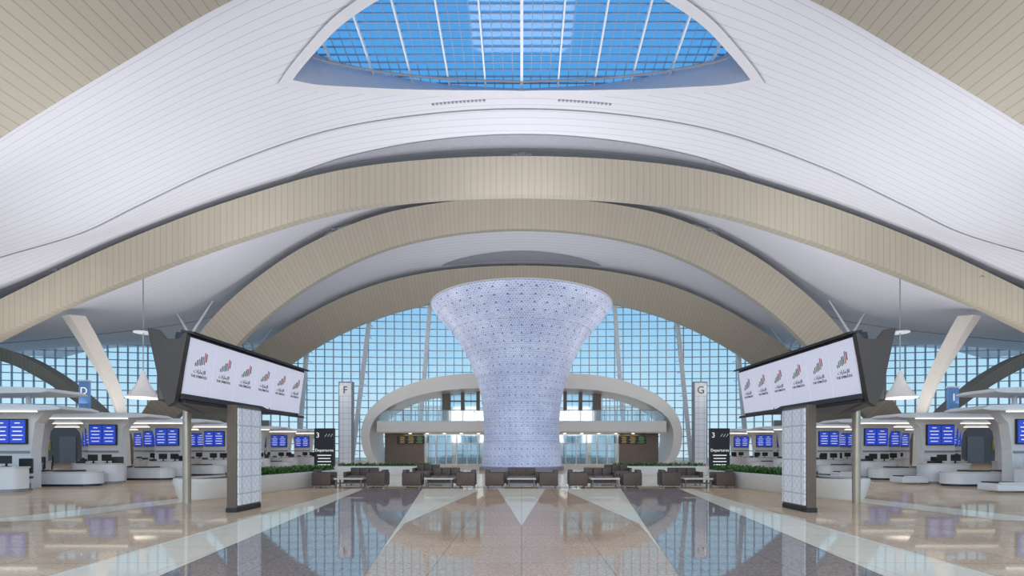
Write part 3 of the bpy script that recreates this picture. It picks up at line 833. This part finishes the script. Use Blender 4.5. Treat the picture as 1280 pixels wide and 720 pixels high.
# blade columns and hanging lamps at the sides
for s, sn in ((-1,'left'),(1,'right')):
    Y = 50
    def q(d, py): return Vector((s*d/F*Y, Y, zz(py, Y)))
    sec = []
    for (d1, d2, py) in ((500,488,588),(504,490,540),(510,494,510),(522,503,480),(540,516,450),(560,532,418),(575,545,395)):
        sec.append((q(d1,py), q(d2,py)))
    sa = spline([a for a, b in sec], 4); sb = spline([b for a, b in sec], 4)
    for v in (sa[0], sb[0]): v.z = 0
    bm = NB(); loft(bm, [[a, (a+b)/2+Vector((0,-.5,0)), b, (a+b)/2+Vector((0,.5,0))] for a, b in zip(sa, sb)])
    tag(obj('blade_column', bm, 'shell', smooth=True), 'pale curved blade column leaning outward beyond the %s desks' % sn, 'column', 'leaning blade columns')
    X = s*473/F*46; zr = roofz(X, 46)
    t = thing('pendant_lamp', 'white cone pendant lamp hanging above the %s check-in desks' % sn, 'lamp', (X,46,zr), 0, 'cone pendant lamps')
    z1 = zz(415,46)-zr; z2 = zz(466,46)-zr; z3 = zz(494,46)-zr
    bm = NB(); tube(bm, (0,0,0), (0,0,z2+.2), .05, n=8); obj('rod', bm, 'grey', t)
    bm = NB(); lathe(bm, [(.05,.1),(.75,.0),(.75,-.1),(.05,-.12)], (0,0,z1), 28); obj('disc', bm, 'steel', t, smooth=True)
    bm = NB(); lathe(bm, [(.08,z2+.2),(.25,z2-.3),(.5,(z2+z3)/2),(1.1,z3),(1.35,z3-.2),(1.3,z3-.3)], (0,0,0), 32); obj('cone_shade', bm, 'white', t, smooth=True)
    bm = NB(); lathe(bm, [(1.28,z3-.28),(.02,z3-.25)], (0,0,0), 32); obj('diffuser', bm, 'lamp', t)

# ---------------------------------------------------------------- world, lights, camera
w = bpy.data.worlds.new('sky'); S.world = w; w.use_nodes = True; nt = w.node_tree
bg = nt.nodes['Background']; tc = nt.nodes.new('ShaderNodeTexCoord'); sp = nt.nodes.new('ShaderNodeSeparateXYZ'); rp = nt.nodes.new('ShaderNodeValToRGB')
nt.links.new(tc.outputs['Generated'], sp.inputs[0]); nt.links.new(sp.outputs['Z'], rp.inputs['Fac']); nt.links.new(rp.outputs['Color'], bg.inputs['Color'])
el = rp.color_ramp.elements
el[0].position = 0; el[0].color = (.70,.82,.90,1); el[1].position = 1; el[1].color = (.07,.27,.70,1)
for p, c in ((.05,(.64,.86,.99,1)),(.15,(.48,.77,.99,1)),(.30,(.27,.58,.93,1)),(.6,(.10,.39,.82,1))):
    e = el.new(p); e.color = c
bg.inputs['Strength'].default_value = 1.0
def area(loc, target, sx, sy, P, c):  # area lamps added to brighten the hall
    l = bpy.data.lights.new('fill_light', 'AREA'); l.shape = 'RECTANGLE'; l.size = sx; l.size_y = sy; l.energy = P; l.color = c
    o = bpy.data.objects.new('fill_light', l); COL.objects.link(o); o.location = loc
    o.rotation_euler = (Vector(target)-Vector(loc)).to_track_quat('-Z', 'Y').to_euler()
WC = (1,.96,.92)
def up(x, y, z, sx, sy, P, c=WC): area((x,y,z), (x,y,z+5), sx, sy, P, c)
for s in (-1, 1):
    for Y, P in ((11,950), (23.6,1350), (37.5,1350), (51,1000)): up(s*21, Y, 4.45, 6, 3, P)  # rows of lamps added to brighten the ceiling from below
    up(s*38, 43, 5, 12, 12, 1000)  # added at the sides to brighten the low arches
    area((s*8, 52.5, 3.15), (s*8, 52.5, 0), 8, 3, 110, (1,.93,.85))  # added under the balcony to brighten the pavilion
up(0, 40, 12.4, 9, 9, 1200)  # added in the funnel mouth to strengthen light on the centre
up(0, 52.5, 9.6, 14, 3, 1000)  # added above the pavilion to light the ceiling
up(0, 63, 1, 30, 5, 1100)
area((0, -6, 7), (0, 16, 3), 30, 8, 3000, (1,.93,.84))  # unseen front fill added behind the camera
cam = bpy.data.cameras.new('camera'); co = bpy.data.objects.new('camera', cam); COL.objects.link(co)
co.location = (0, 0, CH); co.rotation_euler = (PI/2, 0, 0); cam.sensor_width = 36; cam.lens = 18
cam.shift_x = -(CX-640)/1280; cam.shift_y = (HY-360)/1280; cam.clip_end = 500
S.camera = co
